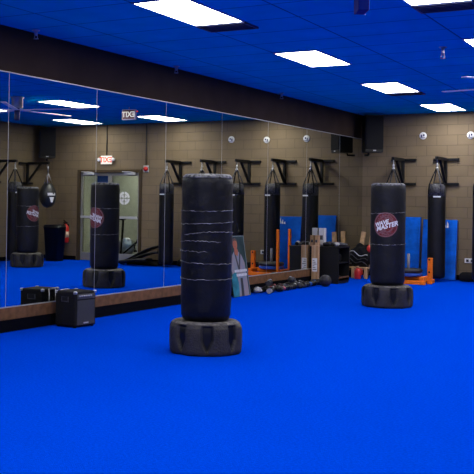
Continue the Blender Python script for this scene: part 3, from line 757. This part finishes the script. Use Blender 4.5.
pobj('printed_uniform', [[(.10, .0), (.92, .0), (.90, .30), (.86, .55), (.72, .68), (.50, .76), (.30, .74), (.14, .66), (.06, .45)]], mat('poster_uniform', (.24, .18, .20), .6, spec=.1, col2=(.15, .19, .24), noise_scale=5), .0009)
pobj('printed_teal_shape', [[(.0, .0), (.34, .0), (.38, .22), (.30, .42), (.10, .38), (0, .34)]], mat('poster_teal', (.02, .14, .19), .6, spec=.1, noise_amt=.3), .0016)
pobj('printed_lapel', [[(.30, .75), (.38, .74), (.50, .50), (.62, .74), (.68, .70), (.53, .40), (.46, .40)], [(.48, .0), (.62, .0), (.64, .30), (.50, .30)]], mat('poster_black', (.012, .015, .02), .6), .0020)
pobj('printed_face', [ellp(.42, .86, .13, .082), [(.34, .70), (.50, .66), (.56, .74), (.50, .80), (.36, .80)]], mat('poster_skin', (.30, .10, .06), .6, spec=.1), .0024)
pobj('printed_hair', [[(.29, .86), (.28, .92), (.34, .955), (.46, .965), (.56, .93), (.56, .86), (.52, .91), (.42, .925), (.33, .91)]], mat('poster_hair', (.05, .02, .012), .6), .0028)
pobj('printed_features', [[(.36, .875), (.40, .875), (.40, .880), (.36, .880)], [(.45, .875), (.49, .875), (.49, .880), (.45, .880)], [(.38, .825), (.47, .825), (.46, .832), (.39, .832)], [(.415, .845), (.435, .845), (.428, .865)]], mat('poster_feature', (.10, .03, .02), .6), .0031)
for row, y0, y1 in ((.40, .22, .98), (.33, .30, .98)):
    x = y0; pl = []
    while x < y1-.06:
        w2 = random.uniform(.05, .085); pl.append([(x, row), (x+w2*.8, row), (x+w2*.8, row+.040), (x, row+.040)]); x += w2+.012
    pobj('printed_lettering', pl, mat('poster_white', (.55, .55, .58), .6, spec=.1), .0034)

# ---------------------------------------------------------------- portable speaker on the floor
t = thing('portable_speaker', 'black portable speaker box on the turf beside the mirror', 'speaker', (.265, 8.91, 0), math.radians(-6))
AW, AD, AH = .155, .175, .405
b = bm_new(); box(b, -AW, AW, -AD, AD, .012, AH, .02, 3)
obj('cabinet', b, M_blackrough, t)
b = bm_new(); box(b, AW-.004, AW+.006, -AD+.03, AD-.03, .03, AH-.10, .004); obj('grille', b, mat('grille_mesh', (.012, .012, .02), .5, bump=.8, bump_scale=200), t)
b = bm_new(); box(b, AW-.002, AW+.008, -AD+.03, AD-.03, AH-.085, AH-.03, .004); o = obj('control_panel', b, mat('panel_grey', (.035, .035, .042), .5), t)
for k in range(6):
    b = bm_new(); lathe(b, [(.010, 0), (.009, .012), (0, .013)], 14); bmesh.ops.transform(b, matrix=Matrix.Translation((AW+.008, -AD+.06+k*.038, AH-.050)) @ Matrix.Rotation(PI/2, 4, 'Y'), verts=b.verts); obj('knob', b, M_lgrey if k % 2 else M_steel, o)
b = bm_new(); box(b, -.055, .055, -AD-.004, -AD+.004, .285, .345, .003); o = obj('side_handle', b, M_bagtop, t)
b = bm_new(); box(b, -.042, .042, -AD-.006, -AD-.003, .297, .345); obj('handle_recess', b, M_black, o)
for sx in (-1, 1):
    for sy in (-1, 1):
        b = bm_new(); box(b, sx*AW-.018, sx*AW+.018, sy*AD-.018, sy*AD+.018, AH-.03, AH+.003, .008); bmesh.ops.translate(b, vec=(-sx*.014, -sy*.014, 0), verts=b.verts); obj('corner_cap', b, M_steel, t)
        b = bm_new(); lathe(b, [(.018, 0), (.018, .014)], 12); bmesh.ops.translate(b, vec=(sx*(AW-.03), sy*(AD-.03), 0), verts=b.verts); obj('foot', b, M_black, t)
b = bm_new()
for y in (-.07, .07): tube(b, [(-AW-.016, y, .16), (-AW-.016, y, AH-.01)], .007, 10)
tube(b, [(-AW-.016, -.075, AH-.005), (-AW-.016, .075, AH-.005)], .009, 10); obj('pull_handle', b, M_chrome, t)
b = bm_new(); box(b, AW+.005, AW+.008, -.04, .04, .045, .06); obj('badge', b, M_lgrey, t)

# ---------------------------------------------------------------- wooden stand with gear bag, corner
t = thing('wooden_stand', 'small pine wooden stand against the wall holding the black gear bag', 'stand', (.28, 18.46, 0))
for x in (-.15, .04):
    b = bm_new(); vs_ = box(b, x-.045, x+.045, -.02, .02, 0, .90, .003); bmesh.ops.transform(b, matrix=Matrix.Translation((0, .02, 0)) @ Matrix.Rotation(math.radians(-9), 4, 'X') @ Matrix.Rotation(math.radians(6), 4, 'Y'), verts=b.verts); obj('back_board', b, M_wood, t)
for x in (-.11, .15):
    b = bm_new(); box(b, x-.03, x+.03, -.30, -.27, 0, .20, .003); obj('leg', b, M_wood, t)
b = bm_new(); box(b, -.20, .20, -.30, -.02, .20, .22, .003); obj('seat_board', b, M_wood, t)
t = thing('gear_bag', 'black slumped gear bag piled on the wooden stand', 'bag', (.29, 18.32, .221))
b = bm_new(); bmesh.ops.create_icosphere(b, subdivisions=4, radius=1)
for v in b.verts:
    k = 1+.22*noise.noise(v.co*2.2)+.10*noise.noise(v.co*6); v.co = Vector((v.co.x*.24*k, v.co.y*.12*k, max(0, .20+v.co.z*.24*k)))
obj('bag_body', b, M_blackrough, t, True)
for k, (z, c_) in enumerate(((.30, M_lgrey), (.22, M_bagtop), (.14, M_bagtop))):
    b = bm_new(); tube(b, [(-.20+.04*i, -.135+.02*abs(i-5)/5-.01*noise.noise(Vector((i*.7, k, 0))), z-.010*i+.03*math.sin(i*.9+k)) for i in range(10)], .008, 8); obj('strap', b, c_, t)
b = bm_new(); bmesh.ops.create_icosphere(b, subdivisions=3, radius=.06); bmesh.ops.transform(b, matrix=Matrix.Translation((.17, -.05, .36)) @ Matrix.Diagonal((.8, .8, 1.2, 1)), verts=b.verts); o = obj('red_pouch', b, M_red, t, True)
t = thing('water_jug', 'red plastic water jug on the floor beneath the gear bag', 'jug', (.32, 18.02, 0))
b = bm_new(); lathe(b, [(0, 0), (.058, 0), (.064, .01), (.064, .16), (.055, .185), (.028, .205), (.026, .22)], 24); obj('jug_body', b, M_red, t)
b = bm_new(); lathe(b, [(0, .245), (.028, .245), (.032, .24), (.032, .215), (.0, .215)], 20); obj('cap', b, M_card, t)
b = bm_new(); tube(b, [(.03, 0, .20), (.085, 0, .19), (.09, 0, .10), (.063, 0, .07)], .010, 10); obj('handle', b, M_red, t)
